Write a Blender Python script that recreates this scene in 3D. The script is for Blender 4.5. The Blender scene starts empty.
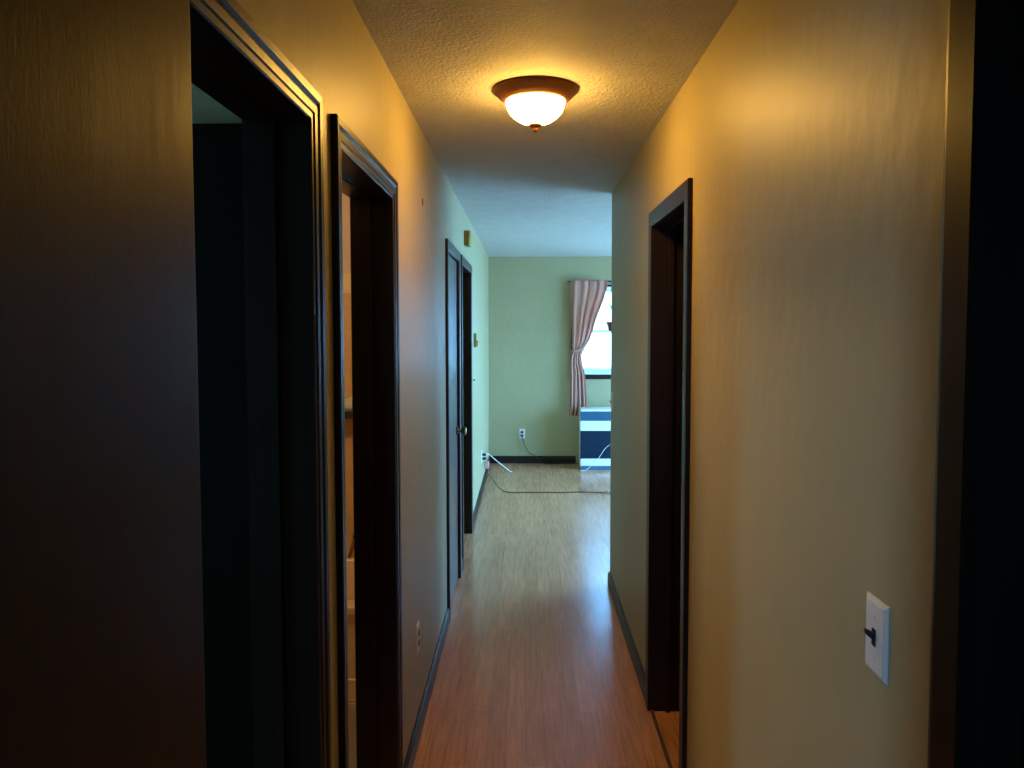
import bpy, math, random
from mathutils import Vector, Matrix
random.seed(7)
S = bpy.context.scene
COL = S.collection
H = 2.44                       # ceiling height
WL, WR = -0.429, 0.532         # hall faces of the two long walls
T = 0.115                      # wall thickness
FAR = 8.85                     # inner face of the living room end wall
END = 4.65                     # where the right hall wall stops

# ------------------------------------------------------------------ materials
def new_mat(name):
    m = bpy.data.materials.new(name); m.use_nodes = True
    nt = m.node_tree
    return m, nt, nt.nodes['Principled BSDF']

def coords(nt, scale=(1, 1, 1)):
    tc = nt.nodes.new('ShaderNodeNewGeometry')
    mp = nt.nodes.new('ShaderNodeMapping'); mp.inputs['Scale'].default_value = scale
    nt.links.new(tc.outputs['Position'], mp.inputs['Vector'])
    return mp.outputs['Vector']

def noise(nt, vec, scale, detail=3, rough=.5):
    n = nt.nodes.new('ShaderNodeTexNoise')
    n.inputs['Scale'].default_value = scale; n.inputs['Detail'].default_value = detail
    n.inputs['Roughness'].default_value = rough
    nt.links.new(vec, n.inputs['Vector'])
    return n.outputs['Fac']

def ramp(nt, fac, stops):
    r = nt.nodes.new('ShaderNodeValToRGB')
    els = r.color_ramp.elements
    while len(els) < len(stops): els.new(.5)
    for e, (p, c) in zip(els, stops):
        e.position = p; e.color = (*c, 1)
    nt.links.new(fac, r.inputs['Fac'])
    return r.outputs['Color']

def math_n(nt, op, a, b):
    n = nt.nodes.new('ShaderNodeMath'); n.operation = op
    for i, v in enumerate((a, b)):
        if isinstance(v, (int, float)): n.inputs[i].default_value = v
        else: nt.links.new(v, n.inputs[i])
    return n.outputs[0]

def bump(nt, b, height, strength, dist):
    n = nt.nodes.new('ShaderNodeBump')
    n.inputs['Strength'].default_value = strength; n.inputs['Distance'].default_value = dist
    nt.links.new(height, n.inputs['Height']); nt.links.new(n.outputs['Normal'], b.inputs['Normal'])

def plain(name, col, rough=.5, metal=0, var=.12, scale=30, spec=.5):
    m, nt, b = new_mat(name)
    f = noise(nt, coords(nt), scale)
    lo = tuple(c * (1 - var) for c in col); hi = tuple(min(1, c * (1 + var)) for c in col)
    nt.links.new(ramp(nt, f, [(.3, lo), (.7, hi)]), b.inputs['Base Color'])
    b.inputs['Roughness'].default_value = rough; b.inputs['Metallic'].default_value = metal
    b.inputs['Specular IOR Level'].default_value = spec
    return m

def paint(name, col, rough, var=.05, bumps=.25, spec=.5):
    m, nt, b = new_mat(name)
    v = coords(nt)
    f = noise(nt, v, 3.5, 4)
    lo = tuple(c * (1 - var) for c in col)
    nt.links.new(ramp(nt, f, [(.3, lo), (.7, col)]), b.inputs['Base Color'])
    b.inputs['Roughness'].default_value = rough
    b.inputs['Specular IOR Level'].default_value = spec
    streak = noise(nt, coords(nt, (17, 17, 11)), 1.0, 2, .5)
    fine = noise(nt, v, 130, 2)
    h = math_n(nt, 'ADD', math_n(nt, 'MULTIPLY', streak, 1.0), math_n(nt, 'MULTIPLY', fine, .05))
    bump(nt, b, h, bumps, .02)
    return m

def wood_dark(name, col, rough, grain=.55, axis_scale=(40, 40, 2.2), bumps=.12, spec=.5):
    m, nt, b = new_mat(name)
    f = noise(nt, coords(nt, axis_scale), 1.6, 6, .62)
    lo = tuple(c * (1 - grain) for c in col); hi = tuple(c * (1 + grain) for c in col)
    nt.links.new(ramp(nt, f, [(.3, lo), (.72, hi)]), b.inputs['Base Color'])
    r = nt.nodes.new('ShaderNodeMapRange')
    r.inputs['To Min'].default_value = rough * .75; r.inputs['To Max'].default_value = rough * 1.3
    nt.links.new(f, r.inputs['Value']); nt.links.new(r.outputs[0], b.inputs['Roughness'])
    b.inputs['Specular IOR Level'].default_value = spec
    fl = noise(nt, coords(nt, (300, 300, 110)), 1.0, 2)
    bump(nt, b, math_n(nt, 'ADD', f, math_n(nt, 'MULTIPLY', fl, .8)), bumps, .004)
    return m

M = {}
M['wall'] = paint('cream_wall_paint', (.38, .325, .17), .47, bumps=.13, spec=.31)
M['ceiling_mat'] = None
def ceiling_mat():
    m, nt, b = new_mat('stippled_ceiling')
    v = coords(nt)
    n1 = noise(nt, v, 55, 5, .65); n2 = noise(nt, v, 9, 3)
    vo = nt.nodes.new('ShaderNodeTexVoronoi'); vo.inputs['Scale'].default_value = 90
    nt.links.new(v, vo.inputs['Vector'])
    h = math_n(nt, 'ADD', math_n(nt, 'ADD', n1, math_n(nt, 'MULTIPLY', n2, .8)), math_n(nt, 'MULTIPLY', vo.outputs['Distance'], .5))
    bump(nt, b, h, .45, .007)
    nt.links.new(ramp(nt, n2, [(.3, (.46, .445, .39)), (.7, (.51, .495, .435))]), b.inputs['Base Color'])
    b.inputs['Roughness'].default_value = .8
    return m
M['ceiling'] = ceiling_mat()
def floor_mat():
    m, nt, b = new_mat('strip_wood_floor')
    tc = nt.nodes.new('ShaderNodeNewGeometry')
    mp = nt.nodes.new('ShaderNodeMapping'); mp.inputs['Rotation'].default_value = (0, 0, math.pi / 2)
    nt.links.new(tc.outputs['Position'], mp.inputs['Vector'])
    br = nt.nodes.new('ShaderNodeTexBrick')
    br.inputs['Scale'].default_value = 1.0
    br.inputs['Brick Width'].default_value = .62; br.inputs['Row Height'].default_value = .076
    br.inputs['Mortar Size'].default_value = .0011; br.inputs['Mortar Smooth'].default_value = .1
    br.inputs['Color1'].default_value = (.52, .245, .125, 1); br.inputs['Color2'].default_value = (.64, .32, .17, 1)
    br.inputs['Mortar'].default_value = (.27, .15, .09, 1)
    br.offset = .37
    nt.links.new(mp.outputs['Vector'], br.inputs['Vector'])
    g = noise(nt, coords(nt, (60, 4, 1)), 1.0, 5, .6)
    gc = ramp(nt, g, [(.3, (.66, .61, .56)), (.7, (1.14, 1.14, 1.12))])
    mx = nt.nodes.new('ShaderNodeMix'); mx.data_type = 'RGBA'; mx.blend_type = 'MULTIPLY'
    mx.inputs['Factor'].default_value = 1
    nt.links.new(br.outputs['Color'], mx.inputs['A']); nt.links.new(gc, mx.inputs['B'])
    nt.links.new(mx.outputs['Result'], b.inputs['Base Color'])
    b.inputs['Roughness'].default_value = .23
    big = noise(nt, coords(nt, (5, 1.6, 1)), 1.0, 2)
    h = math_n(nt, 'ADD', math_n(nt, 'MULTIPLY', big, .9), math_n(nt, 'MULTIPLY', g, .10))
    bump(nt, b, h, .18, .012)
    return m
M['floor'] = floor_mat()
M['trim'] = wood_dark('dark_brown_trim', (.018, .011, .008), .36, .3, bumps=.0, spec=.22)
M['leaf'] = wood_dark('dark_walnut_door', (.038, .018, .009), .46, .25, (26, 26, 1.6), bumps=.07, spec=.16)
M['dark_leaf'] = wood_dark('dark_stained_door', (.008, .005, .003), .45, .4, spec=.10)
M['closet_leaf'] = wood_dark('closet_door_wood', (.050, .034, .024), .30, .35)
M['brass'] = plain('aged_brass', (.55, .38, .08), .35, .85)
M['dark_metal'] = plain('dark_knob_metal', (.20, .15, .09), .3, .9)
M['steel'] = plain('dull_steel', (.5, .48, .45), .35, .9)
M['copper'] = plain('brown_bronze_pan', (.16, .055, .018), .42, .25)
M['ivory'] = plain('white_plate_plastic', (.70, .68, .62), .4, var=.03)
M['black'] = plain('black_plastic', (.012, .012, .014), .4)
M['socket_dark'] = plain('dark_receptacle', (.04, .035, .03), .5)
M['olive'] = plain('olive_gold_plastic', (.30, .24, .05), .45)
M['white_enamel'] = plain('white_enamel', (.78, .80, .80), .3, var=.02)
M['slate'] = plain('slate_blue_grille', (.045, .14, .22), .5, spec=.2)
M['navy'] = plain('dark_blue_panel', (.006, .020, .040), .5, spec=.15)
M['cord_brown'] = plain('brown_cord', (.13, .075, .035), .5)
M['cord_black'] = plain('black_cord', (.02, .02, .02), .5)
M['cord_white'] = plain('white_cord', (.72, .68, .60), .45)
M['pink'] = plain('pinkish_plug', (.62, .36, .32), .5)
M['teal'] = plain('grey_teal_strip', (.13, .22, .26), .4)
M['vinyl'] = plain('white_window_vinyl', (.74, .78, .80), .35, var=.02)
M['terracotta'] = plain('dark_red_pot', (.22, .035, .035), .55)
M['soil'] = plain('potting_soil', (.03, .02, .012), .9, scale=90)
M['green'] = plain('green_leaf', (.22, .36, .22), .5)
M['tub'] = plain('tan_enamel', (.62, .45, .25), .22, var=.03)
M['bath_paint'] = paint('mauve_bath_paint', (.50, .34, .26), .5, bumps=.1)
M['threshold'] = wood_dark('threshold_wood', (.10, .055, .035), .35, .3, (40, 2, 40))
M['lino'] = plain('grey_brown_carpet', (.16, .125, .10), .85, scale=120, var=.25)
M['ground'] = plain('pale_ground', (.70, .70, .68), .9, scale=.4)
M['siding'] = plain('pale_siding', (.62, .62, .60), .7, var=.06, scale=3)
M['soap'] = plain('grey_soap', (.40, .38, .34), .5)
M['brush_tip'] = plain('brown_bristle', (.14, .08, .04), .8)
M['room_paint'] = paint('green_grey_room_paint', (.55, .48, .24), .55, bumps=.1)
def tile_mat():
    m, nt, b = new_mat('tan_wall_tile')
    tc = nt.nodes.new('ShaderNodeNewGeometry')
    sep = nt.nodes.new('ShaderNodeSeparateXYZ'); nt.links.new(tc.outputs['Position'], sep.inputs[0])
    cmb = nt.nodes.new('ShaderNodeCombineXYZ')
    nt.links.new(math_n(nt, 'ADD', sep.outputs['X'], sep.outputs['Y']), cmb.inputs['X']); nt.links.new(sep.outputs['Z'], cmb.inputs['Y'])
    br = nt.nodes.new('ShaderNodeTexBrick'); br.offset = 0
    br.inputs['Scale'].default_value = 1; br.inputs['Brick Width'].default_value = .108; br.inputs['Row Height'].default_value = .108
    br.inputs['Mortar Size'].default_value = .0015
    br.inputs['Color1'].default_value = (.52, .33, .15, 1); br.inputs['Color2'].default_value = (.55, .35, .16, 1)
    br.inputs['Mortar'].default_value = (.42, .28, .14, 1)
    nt.links.new(cmb.outputs[0], br.inputs['Vector']); nt.links.new(br.outputs['Color'], b.inputs['Base Color'])
    b.inputs['Roughness'].default_value = .25
    return m
M['tile'] = tile_mat()
def bowl_mat():
    m, nt, b = new_mat('lit_white_glass')
    b.inputs['Base Color'].default_value = (.9, .85, .75, 1)
    lw = noise(nt, coords(nt), 14, 2)
    mr = nt.nodes.new('ShaderNodeMapRange'); mr.inputs['To Min'].default_value = .96; mr.inputs['To Max'].default_value = 1.04
    nt.links.new(lw, mr.inputs['Value'])
    b.inputs['Emission Color'].default_value = (1.0, .53, .10, 1)
    nt.links.new(math_n(nt, 'MULTIPLY', mr.outputs[0], 104.0), b.inputs['Emission Strength'])
    return m
M['bowl'] = bowl_mat()
def bath_fill_glow():
    m, nt, b = new_mat('bath_fill_globe')
    b.inputs['Emission Color'].default_value = (1.0, .68, .36, 1)
    b.inputs['Emission Strength'].default_value = 120.0
    return m
M['bath_fill_glow'] = bath_fill_glow()
def curtain_mat():
    m, nt, b = new_mat('dusty_pink_curtain')
    out = nt.nodes['Material Output']
    v = coords(nt, (1, 1, 1)); f = noise(nt, coords(nt, (120, 120, 120)), 1, 2)
    c = ramp(nt, f, [(.3, (.62, .32, .235)), (.7, (.72, .40, .30))])
    nt.links.new(c, b.inputs['Base Color']); b.inputs['Roughness'].default_value = .9
    tr = nt.nodes.new('ShaderNodeBsdfTranslucent'); nt.links.new(c, tr.inputs['Color'])
    mx = nt.nodes.new('ShaderNodeMixShader'); mx.inputs[0].default_value = .45
    nt.links.new(b.outputs[0], mx.inputs[1]); nt.links.new(tr.outputs[0], mx.inputs[2]); nt.links.new(mx.outputs[0], out.inputs['Surface'])
    return m
M['curtain'] = curtain_mat()
def glass_mat():
    m, nt, b = new_mat('window_glass')
    out = nt.nodes['Material Output']
    tr = nt.nodes.new('ShaderNodeBsdfTransparent'); gl = nt.nodes.new('ShaderNodeBsdfGlossy')
    gl.inputs['Roughness'].default_value = .02
    tr.inputs['Color'].default_value = (.93, .97, .97, 1)
    fr = nt.nodes.new('ShaderNodeFresnel'); fr.inputs['IOR'].default_value = 1.45
    mx = nt.nodes.new('ShaderNodeMixShader')
    nt.links.new(fr.outputs[0], mx.inputs[0]); nt.links.new(tr.outputs[0], mx.inputs[1]); nt.links.new(gl.outputs[0], mx.inputs[2])
    nt.links.new(mx.outputs[0], out.inputs['Surface'])
    return m
M['glass'] = glass_mat()

# ------------------------------------------------------------------ mesh helpers
def wloc(o):
    p = Vector((0, 0, 0))
    while o is not None:
        p += o.location; o = o.parent
    return p

class MB:
    def __init__(s): s.v = []; s.f = []
    def add(s, verts, faces):
        k = len(s.v); s.v += [Vector(v) for v in verts]
        s.f += [tuple(i + k for i in f) for f in faces]; return s
    def box(s, x0, x1, y0, y1, z0, z1):
        return s.add([(x, y, z) for x in (x0, x1) for y in (y0, y1) for z in (z0, z1)],
                     [(0, 1, 3, 2), (4, 6, 7, 5), (0, 4, 5, 1), (2, 3, 7, 6), (0, 2, 6, 4), (1, 5, 7, 3)])
    def prism(s, poly, axis, a, b):
        """poly in the plane across `axis` (remaining axes in order), extruded from a to b."""
        def put(p, t):
            q = list(p); q.insert('xyz'.index(axis), t); return q
        n = len(poly)
        vs = [put(p, a) for p in poly] + [put(p, b) for p in poly]
        fs = [tuple(range(n))[::-1], tuple(range(n, 2 * n))]
        fs += [(i, (i + 1) % n, n + (i + 1) % n, n + i) for i in range(n)]
        return s.add(vs, fs)
    def lathe(s, prof, c, seg=40, axis='z'):
        """prof: (r, h) pairs, r=0 allowed at the ends."""
        vs, rows = [], []
        def put(r, a, h):
            u, w = r * math.cos(a), r * math.sin(a)
            return {'z': (c[0] + u, c[1] + w, c[2] + h), 'x': (c[0] + h, c[1] + u, c[2] + w), 'y': (c[0] + u, c[1] + h, c[2] + w)}[axis]
        for r, h in prof:
            if r < 1e-6: rows.append([len(vs)]); vs.append(put(0, 0, h))
            else:
                rows.append(list(range(len(vs), len(vs) + seg)))
                vs += [put(r, 2 * math.pi * k / seg, h) for k in range(seg)]
        fs = []
        for A, B in zip(rows, rows[1:]):
            for k in range(seg):
                j = (k + 1) % seg
                if len(A) == 1 and len(B) == 1: continue
                if len(A) == 1: fs.append((A[0], B[k], B[j]))
                elif len(B) == 1: fs.append((A[k], A[j], B[0]))
                else: fs.append((A[k], A[j], B[j], B[k]))
        return s.add(vs, fs)
    def tube(s, pts, r, seg=8):
        pts = [Vector(p) for p in pts]; vs = []; n = len(pts)
        up = Vector((0.13, 0.21, .97))
        for i, p in enumerate(pts):
            t = (pts[min(i + 1, n - 1)] - pts[max(i - 1, 0)]).normalized()
            a = t.cross(up).normalized(); b = t.cross(a).normalized()
            rr = r[i] if isinstance(r, (list, tuple)) else r
            vs += [p + a * rr * math.cos(2 * math.pi * k / seg) + b * rr * math.sin(2 * math.pi * k / seg) for k in range(seg)]
        fs = [(i * seg + k, i * seg + (k + 1) % seg, (i + 1) * seg + (k + 1) % seg, (i + 1) * seg + k) for i in range(n - 1) for k in range(seg)]
        fs += [tuple(range(seg)), tuple(range((n - 1) * seg, n * seg))[::-1]]
        return s.add(vs, fs)
    def build(s, name, mat, parent=None, smooth=False, bevel=0, segs=2, loc=None):
        me = bpy.data.meshes.new(name)
        base = wloc(parent) if parent else Vector((0, 0, 0))
        own = Vector(loc) if loc is not None else base
        me.from_pydata([tuple(v - own) for v in s.v], [], s.f)
        import bmesh
        bm = bmesh.new(); bm.from_mesh(me); bmesh.ops.recalc_face_normals(bm, faces=bm.faces[:]); bm.to_mesh(me); bm.free()
        me.materials.append(M[mat] if isinstance(mat, str) else mat)
        o = bpy.data.objects.new(name, me); COL.objects.link(o)
        o.location = own - base
        if parent: o.parent = parent
        if smooth:
            for p in me.polygons: p.use_smooth = True
        if bevel:
            b = o.modifiers.new('bevel', 'BEVEL'); b.width = bevel; b.segments = segs; b.limit_method = 'ANGLE'
            b.angle_limit = math.radians(40)
            if segs > 1:
                for p in me.polygons: p.use_smooth = True
                b.harden_normals = True
        return o

def tag(o, label, cat=None, group=None, kind=None):
    o['label'] = label
    if cat: o['category'] = cat
    if group: o['group'] = group
    if kind: o['kind'] = kind
    return o

def thing(name, loc, label, cat, group=None, kind=None):
    o = bpy.data.objects.new(name, None); COL.objects.link(o); o.location = loc
    o.empty_display_size = .1
    return tag(o, label, cat, group, kind)

def struct(o, label, cat):
    return tag(o, label, cat, kind='structure')

def spline(pts, n=10):
    P = [Vector(p) for p in pts]; P = [P[0] * 2 - P[1]] + P + [P[-1] * 2 - P[-2]]
    out = []
    for i in range(1, len(P) - 2):
        a, b, c, d = P[i - 1:i + 3]
        for k in range(n):
            t = k / n
            out.append(.5 * (2 * b + (c - a) * t + (2 * a - 5 * b + 4 * c - d) * t * t + (3 * b - a - 3 * c + d) * t ** 3))
    out.append(P[-2]); return out

# ------------------------------------------------------------------ doors: openings as (near, far) inner casing edges
TOP = 2.038                    # inner casing top
D = dict(bed=(.80, 1.487), bath=(1.732, 2.400), closet=(4.105, 4.775), kitchen=(5.005, 5.82),
         right=(2.475, 3.112), near=(.12, .886))
J = .018

def notched(y0, y1, openings, top=TOP + J):
    poly = [(y0, 0), (y0, H), (y1, H), (y1, 0)]
    for a, b in sorted(openings, reverse=True):
        poly += [(b + J, 0), (b + J, top), (a - J, top), (a - J, 0)]
    return poly

struct(MB().prism(notched(-.2, FAR, [D['bed'], D['bath'], D['closet'], D['kitchen']]), 'x', WL - T, WL).build('wall_left', 'wall'),
       'long cream wall on the left with four dark framed doorways', 'wall')
struct(MB().prism(notched(-.2, END, [D['right'], D['near']]), 'x', WR, WR + T).build('wall_right', 'wall'),
       'cream wall on the right of the hallway with dark framed doorway', 'wall')

PROF = [(0, 0), (0, .007), (.003, .0095), (.014, .0095), (.017, .0125), (.031, .0135), (.038, .0105), (.044, .0155), (.059, .0165), (.062, .014), (.062, 0)]
PLAIN = [(0, 0), (0, .012), (.004, .0145), (.054, .016), (.062, .0145), (.062, 0)]
def casing(x, sgn, y0, y1, prof, parent, top=TOP):
    """moulding mitred round three sides of an opening; sgn = direction it stands off the wall."""
    mb = MB(); n = len(prof); vs = []
    for st in range(4):
        for u, v in prof:
            X = x + sgn * v
            vs.append([(X, y0 - u, 0), (X, y0 - u, top + u), (X, y1 + u, top + u), (X, y1 + u, 0)][st])
    fs = [(st * n + k, st * n + k + 1, (st + 1) * n + k + 1, (st + 1) * n + k) for st in range(3) for k in range(n - 1)]
    fs += [tuple(range(n)), tuple(range(3 * n, 4 * n))]
    fs += [(st * n + n - 1, st * n, (st + 1) * n, (st + 1) * n + n - 1) for st in range(3)]
    mb.add(vs, fs)
    return mb.build('casing', 'trim', parent)

def frame_u(x0, x1, y0, y1, t, name, parent, top=TOP):
    poly = [(y0, 0), (y0, top), (y1, top), (y1, 0), (y1 + t, 0), (y1 + t, top + t), (y0 - t, top + t), (y0 - t, 0)]
    return MB().prism(poly, 'x', x0, x1).build(name, 'trim', parent)

def doorway(name, key, side, label, prof=PROF, stop=True):
    y0, y1 = D[key]
    x, sgn = (WL, 1) if side == 'left' else (WR, -1)
    r = thing(name, (x - sgn * T / 2, (y0 + y1) / 2, 0), label, 'door', kind='structure')
    casing(x, sgn, y0, y1, prof, r)
    back = x - sgn * T
    frame_u(min(x, back), max(x, back), y0, y1, J - .0005, 'jamb', r)
    if stop:
        a = x - sgn * .062; b = a - sgn * .018
        frame_u(min(a, b), max(a, b), y0 + .011, y1 - .011, .011, 'door_stop', r, TOP - .011)
    if key != 'closet': casing(back, -sgn, y0, y1, PLAIN, r)
    return r

def leaf_mesh(p, ang, w, h=2.02, t=.035):
    """slab from the hinge point p along direction ang (in plan), thickness to its left."""
    d = Vector((math.cos(ang), math.sin(ang), 0)); n = Vector((-d.y, d.x, 0)); z0 = .012
    p = Vector((p[0], p[1], 0)); q = [p, p + d * w, p + d * w + n * t, p + n * t]
    mb = MB(); vs = [(v.x, v.y, z) for z in (z0, z0 + h) for v in q]
    return mb.add(vs, [(0, 1, 2, 3), (4, 5, 6, 7), (0, 1, 5, 4), (1, 2, 6, 5), (2, 3, 7, 6), (3, 0, 4, 7)])

def hinges(leaf, x, y, mat='dark_metal'):
    for z in (.25, 1.02, 1.80):
        MB().lathe([(0, -.045), (.0065, -.045), (.0065, .045), (0, .045)], (x, y, z), 12).build('hinge', mat, leaf, smooth=False)

# door lying open against the near left wall
r = thing('door_1', (-.394, .12, 0), 'dark brown wood door standing open against the near left wall', 'door', kind='structure')
lf = leaf_mesh((-.3755, .095), math.radians(90), .762, 2.03).build('door_leaf', 'leaf', r, bevel=.006, segs=3)
kn = MB().lathe([(0, 0), (.030, 0), (.030, .006), (.012, .010), (.011, .03), (.026, .042), (.029, .056), (.02, .066), (0, .068)], (-.376, .79, .97), 24, 'x')
kn.build('knob', 'dark_metal', lf, smooth=True)
hinges(lf, -.392, .088)

r = doorway('door_2', 'bed', 'left', 'dark moulded doorway with dark open door, first on the left')
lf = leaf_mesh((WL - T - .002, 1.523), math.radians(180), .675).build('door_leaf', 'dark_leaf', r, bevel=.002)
hinges(lf, WL - T - .004, 1.494)
MB().lathe([(0, 0), (.028, 0), (.028, .006), (.012, .010), (.011, .03), (.026, .042), (.029, .056), (.02, .066), (0, .068)][::-1],
           (WL - T - .002 - .60, 1.488 - .068, .96), 20, 'y').build('knob', 'dark_metal', lf, smooth=True)

r = doorway('door_3', 'bath', 'left', 'dark framed doorway opening to the tan tiled bathroom', PROF)
a = math.radians(180)
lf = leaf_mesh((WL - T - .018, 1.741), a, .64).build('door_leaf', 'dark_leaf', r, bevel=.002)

r = doorway('door_4', 'closet', 'left', 'narrow closed closet door with round knob on far left wall', PLAIN, stop=False)
lf = MB().box(WL - .040, WL - .005, D['closet'][0] + .003, D['closet'][1] - .003, .012, TOP - .003).build('door_leaf', 'closet_leaf', r, bevel=.002)
MB().lathe([(0, 0), (.030, 0), (.030, .006), (.012, .010), (.011, .03), (.024, .040), (.028, .052), (.02, .063), (0, .065)],
           (WL - .005, 4.71, .968), 28, 'x').build('knob', 'dark_metal', lf, smooth=True)
hinges(lf, WL + .002, D['closet'][0] + .001)

r = doorway('door_5', 'kitchen', 'left', 'dark framed open doorway beyond the closed closet door', PLAIN)

r = doorway('door_6', 'right', 'right', 'dark framed open doorway in the right wall of hallway', PLAIN)
MB().box(WR - .004, WR + .012, D['right'][0], D['right'][1], 0, .006).build('threshold', 'threshold', r, bevel=.002)

r = doorway('door_7', 'near', 'right', 'dark casing and closed dark door at near right edge', PLAIN)
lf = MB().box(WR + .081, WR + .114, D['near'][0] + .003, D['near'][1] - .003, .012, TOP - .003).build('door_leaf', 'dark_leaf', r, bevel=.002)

# ------------------------------------------------------------------ shell
XL, XR, YB = -3.3, 3.5, -3.6
struct(MB().box(XL - .2, XR + .2, YB - .2, FAR + .2, -.12, 0).build('floor', 'floor'), 'glossy narrow strip wood floor of hallway and living room', 'floor')
struct(MB().box(XL - .2, XR + .2, YB - .2, FAR + .2, H, H + .12).build('ceiling', 'ceiling'), 'stippled off-white ceiling over hallway and living room', 'ceiling')

def wall_hole(name, axis, a, b, lo, hi, holes, mat, label):
    """wall across `axis` from a to b, spanning lo..hi, with rectangular window holes (u0,u1,z0,z1)."""
    us = sorted({lo, hi, *[h[0] for h in holes], *[h[1] for h in holes]}); zs = sorted({0, H, *[h[2] for h in holes], *[h[3] for h in holes]})
    def solid(i, j):
        if not (0 <= i < len(us) - 1 and 0 <= j < len(zs) - 1): return False
        cu, cz = (us[i] + us[i + 1]) / 2, (zs[j] + zs[j + 1]) / 2
        return not any(h[0] < cu < h[1] and h[2] < cz < h[3] for h in holes)
    idx = {}; vs = []; fs = []
    def V(i, j, t):
        k = (i, j, t)
        if k not in idx:
            idx[k] = len(vs); w = (a, b)[t]
            vs.append((us[i], w, zs[j]) if axis == 'y' else (w, us[i], zs[j]))
        return idx[k]
    for i in range(len(us) - 1):
        for j in range(len(zs) - 1):
            if not solid(i, j): continue
            for t in (0, 1): fs.append((V(i, j, t), V(i + 1, j, t), V(i + 1, j + 1, t), V(i, j + 1, t)))
            for di, dj, e in ((-1, 0, ((i, j), (i, j + 1))), (1, 0, ((i + 1, j), (i + 1, j + 1))), (0, -1, ((i, j), (i + 1, j))), (0, 1, ((i, j + 1), (i + 1, j + 1)))):
                if not solid(i + di, j + dj): fs.append((V(*e[0], 0), V(*e[1], 0), V(*e[1], 1), V(*e[0], 1)))
    return struct(MB().add(vs, fs).build(name, mat), label, 'wall')

WIN = (.575, 1.70, 1.07, 2.088)
WIN2 = (5.05, 8.45, .10, 2.16)
wall_hole('wall_far', 'y', FAR, FAR + .15, WL - T, XR, [WIN], 'wall', 'pale end wall of living room behind the pink curtain')
wall_hole('wall_living_right', 'x', XR, XR + .15, END, FAR + .15, [WIN2], 'wall', 'living room side wall hidden behind the hallway corner')
struct(MB().box(WR + T, XR + .15, END - T, END, 0, H).build('wall_living_near', 'wall'), 'living room wall behind the right hallway corner', 'wall')
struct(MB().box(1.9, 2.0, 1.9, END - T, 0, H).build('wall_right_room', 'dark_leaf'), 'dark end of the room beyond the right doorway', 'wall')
struct(MB().box(WR + T, 2.0, 1.8, 1.9, 0, H).build('wall_right_room_near', 'wall'), 'near partition of the dark room on the right', 'wall')
struct(MB().box(WR + T + .02, 1.9, 1.9, END - T, .0, .006).build('floor_right_room', 'lino'), 'grey brown carpet inside the right doorway', 'floor')
# bedroom on the left, bathroom, dark kitchen
wall_hole('wall_bedroom', 'x', XL - .1, XL, -.2, 1.655, [(.0, .55, 1.2, 1.85)], 'room_paint', 'green grey outer wall of the bedroom on the left')
struct(MB().box(XL, WL - T, 1.60, 1.655, 0, H).build('wall_bedroom_side', 'room_paint'), 'green grey bedroom wall above the dark open door', 'wall')
struct(MB().box(XL, WL - T, -.2, -.1, 0, H).build('wall_bedroom_near', 'room_paint'), 'near wall of the bedroom on the left', 'wall')
struct(MB().box(-2.3, WL - T, 3.875, 3.975, 0, H).build('wall_bathroom_far', 'bath_paint'), 'mauve painted bathroom wall above the tan tile', 'wall')
struct(MB().box(-2.4, -2.3, 1.655, 3.975, 0, H).build('wall_bathroom_side', 'bath_paint'), 'mauve side wall of the bathroom', 'wall')
struct(MB().box(-2.5, -2.4, 3.975, 6.4, 0, H).build('wall_kitchen', 'room_paint'), 'dim end wall of the room beyond the closet', 'wall')
struct(MB().box(-2.5, WL - T, 4.83, 4.93, 0, H).build('wall_kitchen_near', 'room_paint'), 'dim partition beside the closet', 'wall')
struct(MB().box(-2.5, WL - T, 5.95, 6.05, 0, H).build('wall_kitchen_far', 'room_paint'), 'dim partition beyond the last left doorway', 'wall')
# room the camera stands in the door of
wall_hole('wall_back', 'y', YB - .1, YB, -2.0, 2.2, [(-.6, -.1, 1.25, 1.75)], 'wall', 'wall behind the camera with a window')
struct(MB().box(-2.1, -2.0, YB, -.2, 0, H).build('wall_back_left', 'wall'), 'left wall of the room behind the camera', 'wall')
struct(MB().box(2.2, 2.3, YB, -.2, 0, H).build('wall_back_right', 'wall'), 'right wall of the room behind the camera', 'wall')
struct(MB().box(WR + T, 2.3, -.3, -.2, 0, H).build('wall_back_partition', 'wall'), 'partition beside the hallway mouth', 'wall')
struct(MB().box(-2.1, WL - T, -.32, -.2, 0, H).build('wall_back_partition_left', 'wall'), 'partition left of the hallway mouth', 'wall')
struct(MB().box(WR + T, 2.0, 1.0, 1.1, 0, H).build('wall_near_closet', 'wall'), 'partition behind the closed door on the right', 'wall')

# baseboards (profile in plan offset, swept straight)
def base_prof(x, sgn, h=.088, t=.013): return [(x, 0), (x + sgn * t, 0), (x + sgn * t, h - .014), (x + sgn * .005, h), (x, h)]
C = .063
for y0, y1, lab in ((D['bath'][1] + C, D['closet'][0] - C, 'dark baseboard on left wall below the near outlet'),
                    (D['closet'][1] + C, D['kitchen'][0] - C, 'short dark baseboard between the closet and next doorway'),
                    (D['kitchen'][1] + C, FAR - .001, 'dark baseboard along the far left wall of living room'),
                    (D['bed'][1] + C, D['bath'][0] - C, 'short dark baseboard between the first two left doorways')):
    p = [(q[0], q[1]) for q in base_prof(WL, 1)]
    mb = MB(); n = len(p)
    mb.add([(a, y0, z) for a, z in p] + [(a, y1, z) for a, z in p], [tuple(range(n)), tuple(range(n, 2 * n))] + [(i, (i + 1) % n, n + (i + 1) % n, n + i) for i in range(n)])
    struct(mb.build('baseboard_left', 'trim'), lab, 'baseboard')
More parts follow.
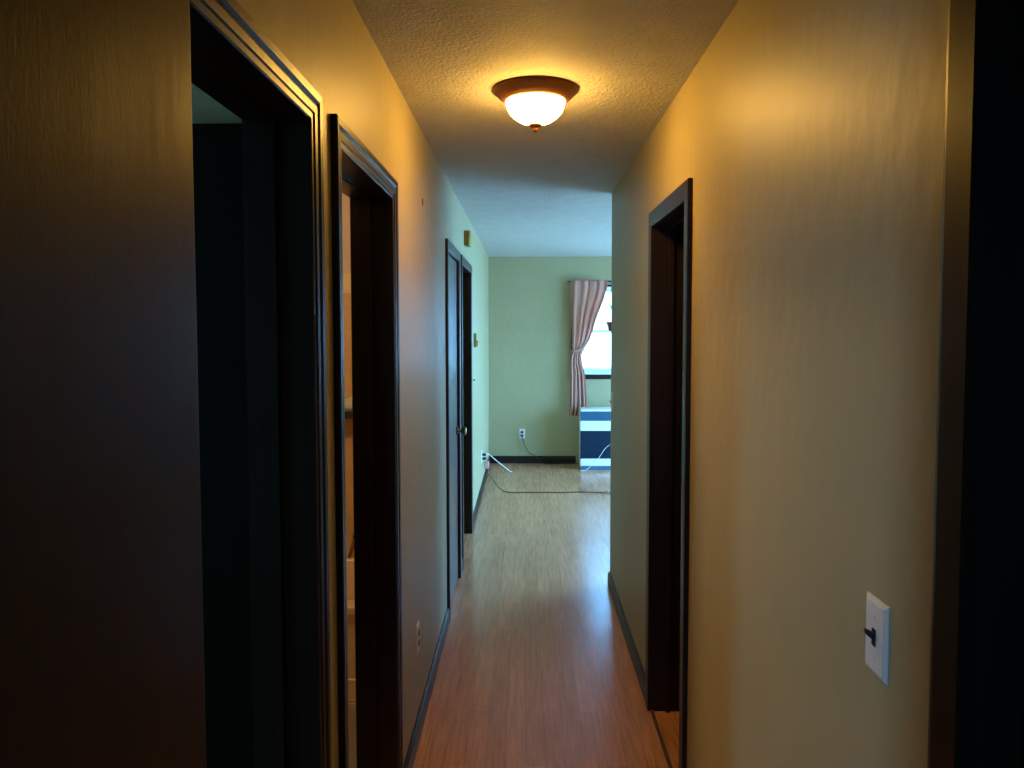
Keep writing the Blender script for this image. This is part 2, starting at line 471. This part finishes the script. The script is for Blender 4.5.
def base_path(name, path, lab):
    """path: list of (corner point, outward offset direction) in plan."""
    pr = [(0, 0), (.013, 0), (.013, .074), (.005, .088), (0, .088)]
    n = len(pr); vs = []
    for (x, y), (dx, dy) in path: vs += [(x + dx * u, y + dy * u, z) for u, z in pr]
    fs = [tuple(range(n)), tuple(range((len(path) - 1) * n, len(path) * n))]
    fs += [(s * n + k, s * n + (k + 1) % n, (s + 1) * n + (k + 1) % n, (s + 1) * n + k) for s in range(len(path) - 1) for k in range(n)]
    struct(MB().add(vs, fs).build(name, 'trim'), lab, 'baseboard')
base_path('baseboard_right', [((WR, D['right'][1] + C), (-1, 0)), ((WR, END), (-1, 1)), ((WR + T, END), (0, 1))],
          'dark baseboard on right wall wrapping the hallway corner')
base_path('baseboard_right', [((WR, D['near'][1] + C), (-1, 0)), ((WR, D['right'][0] - C), (-1, 0))],
          'dark baseboard on right wall below the light switch')
base_path('baseboard_far', [((WL + .013, FAR), (0, -1)), ((.60, FAR), (0, -1))], 'dark baseboard below the far outlet, left of the heater')

# ------------------------------------------------------------------ ceiling light
LX, LY = .036, 2.616
r = thing('ceiling_light', (LX, LY, H), 'lit flush dome ceiling light with bronze rim in the hallway', 'ceiling light')
MB().lathe([(0, 0), (.146, 0), (.147, -.006), (.138, -.012), (.128, -.024), (.113, -.036), (.107, -.041), (.100, -.041), (.100, -.02), (0, -.02)], (LX, LY, H), 64).build('pan', 'copper', r, smooth=True)
g = MB().lathe([(.099, -.036)] + [(.101 * math.cos(t), -.040 - .078 * math.sin(t)) for t in [math.pi / 2 * k / 14 for k in range(14)]] + [(0, -.118)], (LX, LY, H), 64).build('glass_bowl', 'bowl', r, smooth=True)
MB().lathe([(0, -.116), (.022, -.1165), (.024, -.120), (.016, -.125), (.008, -.128), (.010, -.134), (.007, -.141), (0, -.144)], (LX, LY, H), 28).build('finial', 'copper', r, smooth=True)

# ------------------------------------------------------------------ switches and outlets
def plate_on(x, sgn, y, z, w=.070, h=.117, t=.0065):
    """bevelled cover plate on a wall facing +-x"""
    mb = MB(); a, b = w / 2, h / 2; i = .008
    vs = [(x, y + s * a, z + q * b) for s, q in ((-1, -1), (1, -1), (1, 1), (-1, 1))] + \
         [(x + sgn * .002, y + s * a, z + q * b) for s, q in ((-1, -1), (1, -1), (1, 1), (-1, 1))] + \
         [(x + sgn * t, y + s * (a - i), z + q * (b - i)) for s, q in ((-1, -1), (1, -1), (1, 1), (-1, 1))]
    fs = [(0, 1, 2, 3), (8, 9, 10, 11)] + [(k, (k + 1) % 4, 4 + (k + 1) % 4, 4 + k) for k in range(4)] + [(4 + k, 4 + (k + 1) % 4, 8 + (k + 1) % 4, 8 + k) for k in range(4)]
    return mb.add(vs, fs)

def toggle_switch(x, sgn, y, z, label, up=1):
    r = thing('light_switch', (x, y, z), label, 'light switch')
    plate_on(x, sgn, y, z).build('cover_plate', 'ivory', r)
    f = x + sgn * .0065
    MB().box(min(f, f + sgn * .0012), max(f, f + sgn * .0012), y - .0055, y + .0055, z - .013, z + .013).build('switch_slot', 'black', r)
    mb = MB()
    vs = [(f, y - .0045, z - .006), (f, y + .0045, z - .006), (f, y + .0045, z + .007), (f, y - .0045, z + .007)]
    e = f + sgn * .014
    vs += [(e, y - .0035, z + up * .010 - .004), (e, y + .0035, z + up * .010 - .004), (e, y + .0035, z + up * .010 + .004), (e, y - .0035, z + up * .010 + .004)]
    mb.add(vs, [(0, 1, 2, 3), (4, 5, 6, 7)] + [(k, (k + 1) % 4, 4 + (k + 1) % 4, 4 + k) for k in range(4)])
    mb.build('toggle', 'black', r, bevel=.001)
    for dz in (-.030, .030):
        MB().lathe([(0, 0), (.003, 0), (.0028, .001), (0, .0012)] if sgn > 0 else [(0, 0), (.003, 0), (.0028, -.001), (0, -.0012)], (f, y, z + dz), 12, 'x').build('screw', 'ivory', r)
    return r
toggle_switch(WR, -1, 1.118, 1.163, 'white light switch with black toggle on the near right wall')
toggle_switch(WR, -1, 4.56, 1.165, 'small light switch at the far corner of the right wall')

def outlet(pos, face, label, socket='socket_dark'):
    """duplex outlet; face '+x' on the left wall or '-y' on the far wall"""
    r = thing('wall_outlet', pos, label, 'outlet')
    x, y, z = pos
    mb = plate_on(0, 1, 0, 0)
    def turn(v): return Vector((x + v.x, y + v.y, z + v.z)) if face == '+x' else Vector((x + v.y, y - v.x, z + v.z))
    mb.v = [turn(v) for v in mb.v]; mb.build('cover_plate', 'ivory', r)
    for dz in (-.0195, .0195):
        m2 = MB(); a = []
        for k in range(20):
            t = 2 * math.pi * k / 20
            a.append((max(-.0165, min(.0165, .019 * math.cos(t))), max(-.0135, min(.0135, .0165 * math.sin(t))) + dz))
        m2.prism(a, 'x', .006, .0085); m2.v = [turn(v) for v in m2.v]
        s = m2.build('receptacle', socket, r)
        for sy in (-.006, .006):
            m3 = MB().box(.0085, .0088, sy - .001, sy + .001, dz - .002, dz + .006); m3.v = [turn(v) for v in m3.v]
            m3.build('slot', 'black', s)
    return r
outlet((WL, 2.915, .395), '+x', 'small outlet with brown sockets low on the left wall, nearest the camera')
outlet((WL, 7.33, .345), '+x', 'outlet with two plugs low on the far left wall')
outlet((-.037, FAR, .352), '-y', 'outlet with dark sockets on the far end wall')

# plugs and cords
def plug(name, c, size, mat, label, cat):
    return tag(MB().box(c[0] - size[0] / 2, c[0] + size[0] / 2, c[1] - size[1] / 2, c[1] + size[1] / 2, c[2] - size[2] / 2, c[2] + size[2] / 2).build(name, mat, bevel=.004, loc=c), label, cat)
r = thing('extension_cord', (-.40, 7.33, .36), 'white cord running from far left outlet to the floor', 'cord')
MB().box(WL + .009, WL + .045, 7.316, 7.344, .353, .376).build('plug', 'black', r, bevel=.003)
MB().tube(spline([(WL + .04, 7.33, .364), (-.36, 7.42, .352), (-.30, 7.70, .24), (-.22, 8.02, .11), (-.165, 8.25, .018), (-.147, 8.308, .006)], 12), .0042).build('cable', 'cord_white', r, smooth=True)
r = thing('extension_cord', (-.2, 7.3, 0), 'brown extension cord lying across the living room floor', 'cord')
MB().box(WL + .009, WL + .042, 7.316, 7.344, .314, .337).build('plug', 'black', r, bevel=.003)
MB().tube(spline([(WL + .038, 7.33, .325), (-.372, 7.36, .31), (-.375, 7.39, .285)], 8), .004).build('lead', 'cord_brown', r, smooth=True)
MB().box(-.408, -.360, 7.375, 7.42, .215, .285).build('adapter', 'pink', r, bevel=.006)
MB().tube(spline([(-.378, 7.395, .217), (-.362, 7.40, .17), (-.325, 7.40, .105), (-.27, 7.37, .04), (-.215, 7.315, .008), (-.148, 7.262, .006), (-.02, 7.262, .006), (.16, 7.268, .006), (.34, 7.262, .006), (.55, 7.285, .006), (.735, 7.270, .006), (.806, 7.23, .02)], 12), .0055).build('cable', 'cord_brown', r, smooth=True)
r = thing('power_strip', (.93, 7.23, 0), 'grey teal power strip on the floor by the right corner', 'power strip')
MB().box(.81, 1.11, 7.20, 7.255, 0, .034).build('housing', 'teal', r, bevel=.006)
MB().box(.802, .824, 7.205, 7.25, .008, .030).build('end_cap', 'ivory', r, bevel=.004)
r = thing('cord', (.0, 8.8, .2), 'thin black cord hanging from the far wall outlet', 'cord')
MB().box(-.051, -.023, FAR - .034, FAR - .009, .322, .345).build('plug', 'black', r, bevel=.003)
MB().tube(spline([(-.037, FAR - .03, .333), (-.028, FAR - .045, .30), (0, FAR - .04, .21), (.045, FAR - .035, .135), (.11, FAR - .03, .095), (.17, FAR - .04, .03), (.25, FAR - .06, .006), (.45, FAR - .05, .006), (.63, FAR - .03, .006)], 12), .0045).build('cable', 'cord_black', r, smooth=True)

# ------------------------------------------------------------------ small things on the far left wall
r = thing('door_chime', (WL, 5.36, 2.245), 'brass door chime box high on the wall between two left doorways', 'door chime')
MB().box(WL - .003, WL + .046, 5.30, 5.42, 2.196, 2.302).build('housing', 'olive', r, bevel=.006)
for yy in (5.295,):
    MB().tube([(WL + .036, yy, 2.196), (WL + .036, yy, 2.300)], .007, 14).build('chime_tube', 'brass', r, smooth=True)
r = thing('thermostat', (WL, 6.28, 1.51), 'olive gold thermostat on the wall beyond the last left doorway', 'thermostat')
MB().box(WL - .003, WL + .024, 6.245, 6.315, 1.452, 1.570).build('case', 'olive', r, bevel=.004)
MB().lathe([(0, .024), (.026, .024), (.026, .034), (.022, .038), (0, .039)], (WL, 6.28, 1.485), 28, 'x').build('dial', 'brass', r, smooth=True)
tag(MB().box(WL - .001, WL + .004, 3.149, 3.157, 2.135, 2.163).build('picture_hook', 'dark_metal', bevel=.001, loc=(WL, 3.153, 2.149)),
    'tiny dark picture hook high on the left wall past the second doorway', 'hook')
tag(MB().lathe([(0, 0), (.0035, 0), (.0035, .012), (.008, .013), (.008, .016), (0, .017)], (WL - .001, 6.153, 1.187), 12, 'x').build('nail', 'cord_black', loc=(WL, 6.153, 1.187)),
    'small black nail on far left wall below the thermostat', 'nail')

# ------------------------------------------------------------------ window, curtain, heater
x0, x1, z0, z1 = WIN
r = thing('window_1', ((x0 + x1) / 2, FAR, z0), 'bright double hung window behind the pink curtain', 'window', kind='structure')
def rect_frame(xa, xb, za, zb, w, ya, yb):
    mb = MB(); o = [(xa, za), (xb, za), (xb, zb), (xa, zb)]; i = [(xa + w, za + w), (xb - w, za + w), (xb - w, zb - w), (xa + w, zb - w)]
    vs = [(x, y, z) for y in (ya, yb) for (x, z) in o + i]
    fs = []
    for k in range(4):
        j = (k + 1) % 4
        fs += [(k, j, 4 + j, 4 + k), (8 + k, 8 + j, 12 + j, 12 + k), (k, j, 8 + j, 8 + k), (4 + k, 4 + j, 12 + j, 12 + k)]
    return mb.add(vs, fs)
rect_frame(x0, x1, z0, z1, .028, FAR + .02, FAR + .13).build('window_frame', 'vinyl', r)
zm = 1.565
up = rect_frame(x0 + .028, x1 - .028, zm - .012, z1 - .028, .030, FAR + .085, FAR + .11).build('upper_sash', 'vinyl', r)
lo = rect_frame(x0 + .028, x1 - .028, z0 + .028, zm + .012, .030, FAR + .05, FAR + .08).build('lower_sash', 'vinyl', r)
MB().box(x0 + .058, x1 - .058, FAR + .096, FAR + .099, zm + .018, z1 - .058).build('pane', 'glass', up)
MB().box(x0 + .058, x1 - .058, FAR + .063, FAR + .066, z0 + .058, zm - .018).build('pane', 'glass', lo)
MB().box(x0 - .02, x1 + .02, FAR - .03, FAR + .02, z0 - .012, z0 + .006).build('sill', 'vinyl', r, bevel=.004)
MB().box(x0 - .035, x1 + .035, FAR - .016, FAR, z0 - .068, z0 - .0125).build('apron', 'trim', r, bevel=.003)
poly = [(x0 - .035, z0 - .012), (x0 - .035, z1 + .02), (x1 + .035, z1 + .02), (x1 + .035, z0 - .012), (x1 + .02, z0 - .012), (x1 + .02, z0 + .006), (x1, z0 + .006), (x1, z1), (x0, z1), (x0, z0 + .006), (x0 - .02, z0 + .006), (x0 - .02, z0 - .012)]
MB().prism(poly, 'y', FAR - .016, FAR).build('casing', 'trim', r)

r = thing('curtain_rod', (1.25, FAR, 2.14), 'thin dark curtain rod above the living room window', 'curtain rod')
MB().tube([(.50, 8.785, 2.147), (1.95, 8.785, 2.147)], .007, 14).build('rod', 'black', r, smooth=True)
for xx in (.56, 1.90):
    MB().box(xx - .008, xx + .008, 8.776, FAR, 2.140, 2.154).build('bracket', 'black', r, bevel=.002)

def curtain():
    r = thing('curtain', (.74, 8.77, .58), 'dusty pink curtain tied back at left side of window', 'curtain')
    zs = [2.162 - (2.162 - .585) * k / 90 for k in range(91)]
    n = 110
    def interp(z, keys):
        for (za, a), (zb, b) in zip(keys, keys[1:]):
            if zb <= z <= za:
                t = (za - z) / (za - zb); t = t * t * (3 - 2 * t) if keys is not RK else t
                return a + (b - a) * t
        return keys[-1][1]
    RK = [(2.2, .958), (2.07, .952), (1.93, .912), (1.82, .868), (1.70, .823), (1.583, .790), (1.466, .752), (1.396, .706), (1.35, .680), (1.28, .656), (1.18, .668), (1.06, .700), (.90, .712), (.72, .722), (.58, .700)]
    LK = [(2.2, .528), (1.8, .530), (1.37, .545), (1.2, .525), (.58, .512)]
    AK = [(2.2, .008), (2.1, .016), (1.75, .026), (1.37, .016), (1.2, .022), (.58, .026)]
    vs = []
    for z in zs:
        xl, xr, A = interp(z, LK), interp(z, RK), interp(z, AK)
        for k in range(n + 1):
            s = k / n
            w = s + .03 * math.sin(5 * s + 1.3)
            ph = 2 * math.pi * (4.7 * w)
            y = 8.745 + .7 * A * math.sin(ph) + .25 * A * math.sin(1.7 * ph + 2 * z)
            vs.append((xl + (xr - xl) * s + .004 * math.cos(ph), y, z + (.006 * math.sin(ph) if z < .6 or z > 2.15 else 0)))
    W = n + 1
    fs = [(i * W + k, i * W + k + 1, (i + 1) * W + k + 1, (i + 1) * W + k) for i in range(90) for k in range(n)]
    o = MB().add(vs, fs).build('cloth', 'curtain', r, smooth=True)
    m = o.modifiers.new('thick', 'SOLIDIFY'); m.thickness = .002
    mb = MB(); pts = []
    seg = 40; ring = []
    for k in range(seg):
        t = 2 * math.pi * k / seg
        ring.append((  .612 + .074 * math.cos(t), 8.745 + .036 * math.sin(t), 1.345 + .022 * math.cos(t)))
    vs = [(x, y, z + dz) for dz in (-.024, .024) for x, y, z in ring]
    mb.add(vs, [(k, (k + 1) % seg, seg + (k + 1) % seg, seg + k) for k in range(seg)])
    tb = mb.build('tieback', 'curtain', r, smooth=True); m = tb.modifiers.new('thick', 'SOLIDIFY'); m.thickness = .003
    MB().tube([(.548, FAR, 1.405), (.548, 8.80, 1.405), (.550, 8.78, 1.400)], .008, 10).build('tieback_hook', 'dark_metal', tb, smooth=True)
curtain()

hx0, hx1, hy, ht = .621, 1.42, 8.432, .690
r = thing('heater', ((hx0 + hx1) / 2, 8.64, 0), 'white boxy room heater with dark blue front panel below the window', 'heater')
prof = [(hy + .02, .03), (hy + .02, .128), (hy + .008, .128), (hy + .02, .44), (FAR - .06, .44)]
MB().box(hx0 + .006, hx1 - .006, hy + .03, FAR - .17, .012, .665).build('cabinet', 'white_enamel', r, bevel=.004)
MB().box(hx0, hx1, hy, FAR - .165, .662, ht).build('top_cover', 'white_enamel', r, bevel=.012)
gr = MB()
gr.box(hx0 + .004, hx1 - .004, hy + .022, hy + .032, .556, .664)
gb = gr.build('upper_grille', 'slate', r)
for k in range(7):
    zc = .568 + k * .0145
    MB().box(hx0 + .006, hx1 - .006, hy + .012, hy + .024, zc, zc + .004).build('louvre', 'slate', gb)
MB().box(hx0, hx1, hy + .004, hy + .032, .444, .557).build('middle_band', 'white_enamel', r, bevel=.006)
MB().box(hx0 + .004, hx1 - .004, hy + .016, hy + .032, .125, .446).build('front_panel', 'navy', r, bevel=.003)
MB().box(hx0, hx1, hy, hy + .034, .044, .127).build('lower_band', 'white_enamel', r, bevel=.010)
MB().box(hx0 + .012, hx1 - .012, hy + .010, FAR - .18, 0, .045).build('shaded_base', 'slate', r, bevel=.004)  # slate colour stands in for bluish shading along the heater's foot
r = tag(MB().tube(spline([(.62, 8.36, .0045), (.683, 8.375, .012), (.75, 8.395, .06), (.823, 8.405, .134), (.896, 8.41, .24), (.963, 8.41, .297), (1.08, 8.41, .36), (1.2, 8.425, .49)], 12), .003).build('heater_lead', 'cord_white', smooth=True),
        'white cord looping up in front of the dark heater panel', 'cord')

# hanging pot in the window
px, py = 1.005, 8.56
r = thing('hanging_plant', (px, py, 1.57), 'dark red flowerpot with plant hanging in front of window', 'plant')
MB().lathe([(0, 1.57), (.052, 1.57), (.058, 1.577), (.076, 1.655), (.084, 1.655), (.084, 1.676), (.076, 1.676), (.073, 1.66), (0, 1.658)], (px, py, 0), 32).build('pot', 'terracotta', r, smooth=False)
for k in range(3):
    t = 2 * math.pi * k / 3 + .5
    MB().tube([(px + .08 * math.cos(t), py + .08 * math.sin(t), 1.676), (px + .02 * math.cos(t), py + .02 * math.sin(t), 2.10), (px, py, 2.16)], .0016, 6).build('hanger_wire', 'steel', r)
MB().tube([(px, py, 2.155), (px, py, H)], .0022, 6).build('hook_wire', 'steel', r)
def leaf(base, dirv, L, wd, droop):
    d = Vector(dirv).normalized(); side = d.cross(Vector((0, 0, 1))).normalized(); vs = []; n = 8
    for i in range(n + 1):
        t = i / n; c = Vector(base) + d * L * t - Vector((0, 0, droop * t * t)); w = wd * math.sin(math.pi * (t * .92 + .04)) ** .8
        vs += [c - side * w - Vector((0, 0, w * .25)), c + Vector((0, 0, 0.002)), c + side * w - Vector((0, 0, w * .25))]
    fs = []
    for i in range(n):
        a = 3 * i; fs += [(a, a + 1, a + 4, a + 3), (a + 1, a + 2, a + 5, a + 4)]
    o = MB().add(vs, fs).build('leaf', 'green', r, smooth=True)
    m = o.modifiers.new('thick', 'SOLIDIFY'); m.thickness = .0012
leaf((1.02, py, 1.765), (-.55, -.1, 1), .15, .034, .0)
for ang, el, L, w, dr in ((60, 2.4, .22, .034, .04), (0, 2.6, .28, .034, .04), (300, 2.2, .2, .03, .05), (20, 1.2, .26, .03, .12), (330, 1.1, .18, .03, .1)):
    a = math.radians(ang)
    leaf((px + .01, py, 1.66), (math.cos(a), math.sin(a), el), L, w, dr)
MB().tube([(px + .02, py, 1.66), (1.03, py, 1.72), (1.02, py, 1.77)], .003, 6).build('stem', 'green', r, smooth=True)

# ------------------------------------------------------------------ bathroom slice seen through its door
struct(MB().box(-2.3, WL - T, 3.862, 3.875, .0, 1.80).build('trim_1', 'tile'), 'tan wall tile above the bathtub', 'wall tile')
struct(MB().box(-2.3, WL - T, 3.850, 3.875, 1.80, 1.90).build('trim_2', 'tub'), 'pale cap row on top of the bathroom tile', 'tile cap')
struct(MB().box(-2.3, WL - T, 1.655, 3.14, 0, .006).build('floor_bathroom', 'lino'), 'tan bathroom floor in front of the bathtub', 'floor')
r = thing('bathtub', (-1.4, 3.5, 0), 'tan bathtub along the far end of the bathroom', 'bathtub')
ty0, ty1, tx0, tx1 = 3.15, 3.855, -2.295, -.60
mb = MB()
ou = [(tx0, ty0), (tx1, ty0), (tx1, ty1), (tx0, ty1)]; inn = [(tx0 + .09, ty0 + .085), (tx1 - .09, ty0 + .085), (tx1 - .09, ty1 - .06), (tx0 + .09, ty1 - .06)]
bot = [(tx0 + .2, ty0 + .14), (tx1 - .2, ty0 + .14), (tx1 - .2, ty1 - .12), (tx0 + .2, ty1 - .12)]
vs = [(x, y, .395) for x, y in ou] + [(x, y, .43) for x, y in ou] + [(x, y, .43) for x, y in inn] + [(x, y, .12) for x, y in bot]
fs = [(4 * s + k, 4 * s + (k + 1) % 4, 4 * s + 4 + (k + 1) % 4, 4 * s + 4 + k) for s in range(3) for k in range(4)] + [(12, 13, 14, 15)]
mb.add(vs, fs).build('basin', 'tub', r, bevel=.012)
MB().box(tx0, tx1, ty0 + .02, ty0 + .035, .105, .40).build('apron', 'tub', r, bevel=.004)
MB().box(tx0, tx1, ty0 + .012, ty0 + .032, .0, .104).build('kick_strip', 'tub', r, bevel=.006)
r = thing('soap_dish', (-.88, 3.84, 1.17), 'black soap shelf on the tan bathroom tile', 'soap dish')
MB().box(-1.02, -.78, 3.735, 3.868, 1.165, 1.205).build('tray', 'black', r, bevel=.004)
tag(MB().lathe([(0, 1.2055), (.05, 1.2055), (.052, 1.225), (.042, 1.252), (.022, 1.266), (0, 1.27)], (-.885, 3.80, 0), 24).build('soap', 'soap', smooth=True, loc=(-.885, 3.80, 1.2055)), 'grey rounded soap sitting on the black bathroom shelf', 'soap')
r = thing('bath_brush', (-.90, 3.82, .435), 'dark slanted bath brush leaning on the back rim of bathtub', 'brush')
MB().tube([(-.912, 3.815, .436), (-.880, 3.825, .53)], [.008, .014], 10).build('tip', 'brush_tip', r, smooth=True)
MB().tube([(-.880, 3.825, .53), (-.855, 3.835, .60), (-.81, 3.84, .70)], [.018, .026, .024], 12).build('handle', 'black', r, smooth=True)
r = thing('bathroom_fill_light', (-1.45, 2.5, H), 'unseen globe ceiling light added to brighten the bathroom', 'ceiling light')  # out-of-view globe added to light the tub and tile
MB().lathe([(0, 0), (.09, 0), (.09, -.02), (.05, -.035), (0, -.035)], (-1.45, 2.5, H), 32).build('base', 'ivory', r, smooth=True)
MB().lathe([(0, -.034), (.05, -.034), (.085, -.06), (.095, -.10), (.075, -.145), (.035, -.17), (0, -.174)], (-1.45, 2.5, H), 32).build('globe', 'bath_fill_glow', r, smooth=True)

# ------------------------------------------------------------------ outside
struct(MB().box(-40, 45, -40, 60, -.7, -.6).build('ground', 'ground'), 'pale ground outside the window', 'ground')

r = thing('sky_blocking_house', (2.0, 14.5, -.6), 'pale house added outside to dim sky light at the window', 'house')  # added to block bright sky and dim the front window
MB().prism([(-4.0, -.6), (8.0, -.6), (8.0, 2.7), (-4.0, 2.7)], 'y', 13.0, 19.0).build('siding', 'siding', r)
MB().prism([(12.6, 2.7), (19.4, 2.7), (16.0, 4.3)], 'x', -4.4, 8.4).build('roof', 'slate', r)

# ------------------------------------------------------------------ light
w = bpy.data.worlds.new('sky'); S.world = w; w.use_nodes = True
bg = w.node_tree.nodes['Background']
bg.inputs['Color'].default_value = (.28, .75, 1.42, 1); bg.inputs['Strength'].default_value = 23
def portal(name, loc, rot, sx, sy):
    l = bpy.data.lights.new(name, 'AREA'); l.shape = 'RECTANGLE'; l.size = sx; l.size_y = sy
    l.cycles.is_portal = True
    o = bpy.data.objects.new(name, l); COL.objects.link(o); o.location = loc; o.rotation_euler = rot
R90 = math.pi / 2
portal('sky_portal', (1.137, FAR + .16, 1.579), (-R90, 0, 0), 1.125, 1.02)
portal('sky_portal', (XR + .16, 6.75, 1.13), (0, R90, 0), 2.06, 3.4)
portal('sky_portal', (-.35, YB - .12, 1.5), (R90, 0, 0), .5, .5)
portal('sky_portal', (XL - .12, .275, 1.525), (0, -R90, 0), .65, .55)

# ------------------------------------------------------------------ camera
yaw, pit, roll, sy, f = -.0175, .0494, .0014, -21.2241, 750.
c, s = math.cos(yaw), math.sin(yaw); A = Matrix(((c, -s, 0), (s, c, 0), (0, 0, 1)))
c, s = math.cos(pit), math.sin(pit); B = Matrix(((1, 0, 0), (0, c, -s), (0, s, c)))
c, s = math.cos(roll), math.sin(roll); Cm = Matrix(((c, 0, -s), (0, 1, 0), (s, 0, c)))
Rm = Cm @ B @ A
right, fwd, upv = Vector(Rm[0]), Vector(Rm[1]), Vector(Rm[2])
cam = bpy.data.cameras.new('camera'); co = bpy.data.objects.new('camera', cam); COL.objects.link(co)
mw = Matrix.Identity(4)
for i in range(3):
    mw[i][0], mw[i][1], mw[i][2] = right[i], upv[i], -fwd[i]
mw[0][3], mw[1][3], mw[2][3] = 0, 0, 1.6327
co.matrix_world = mw
cam.sensor_fit = 'HORIZONTAL'; cam.sensor_width = 36; cam.lens = 36 * f / 1024; cam.shift_y = sy / 1024
cam.clip_start = .02
S.camera = co
S.view_settings.view_transform = 'Standard'; S.view_settings.look = 'None'
S.view_settings.gamma = 1; S.view_settings.exposure = 0; S.view_settings.use_curve_mapping = False
S.cycles.use_denoising = True
S.cycles.max_bounces = 10; S.cycles.diffuse_bounces = 6
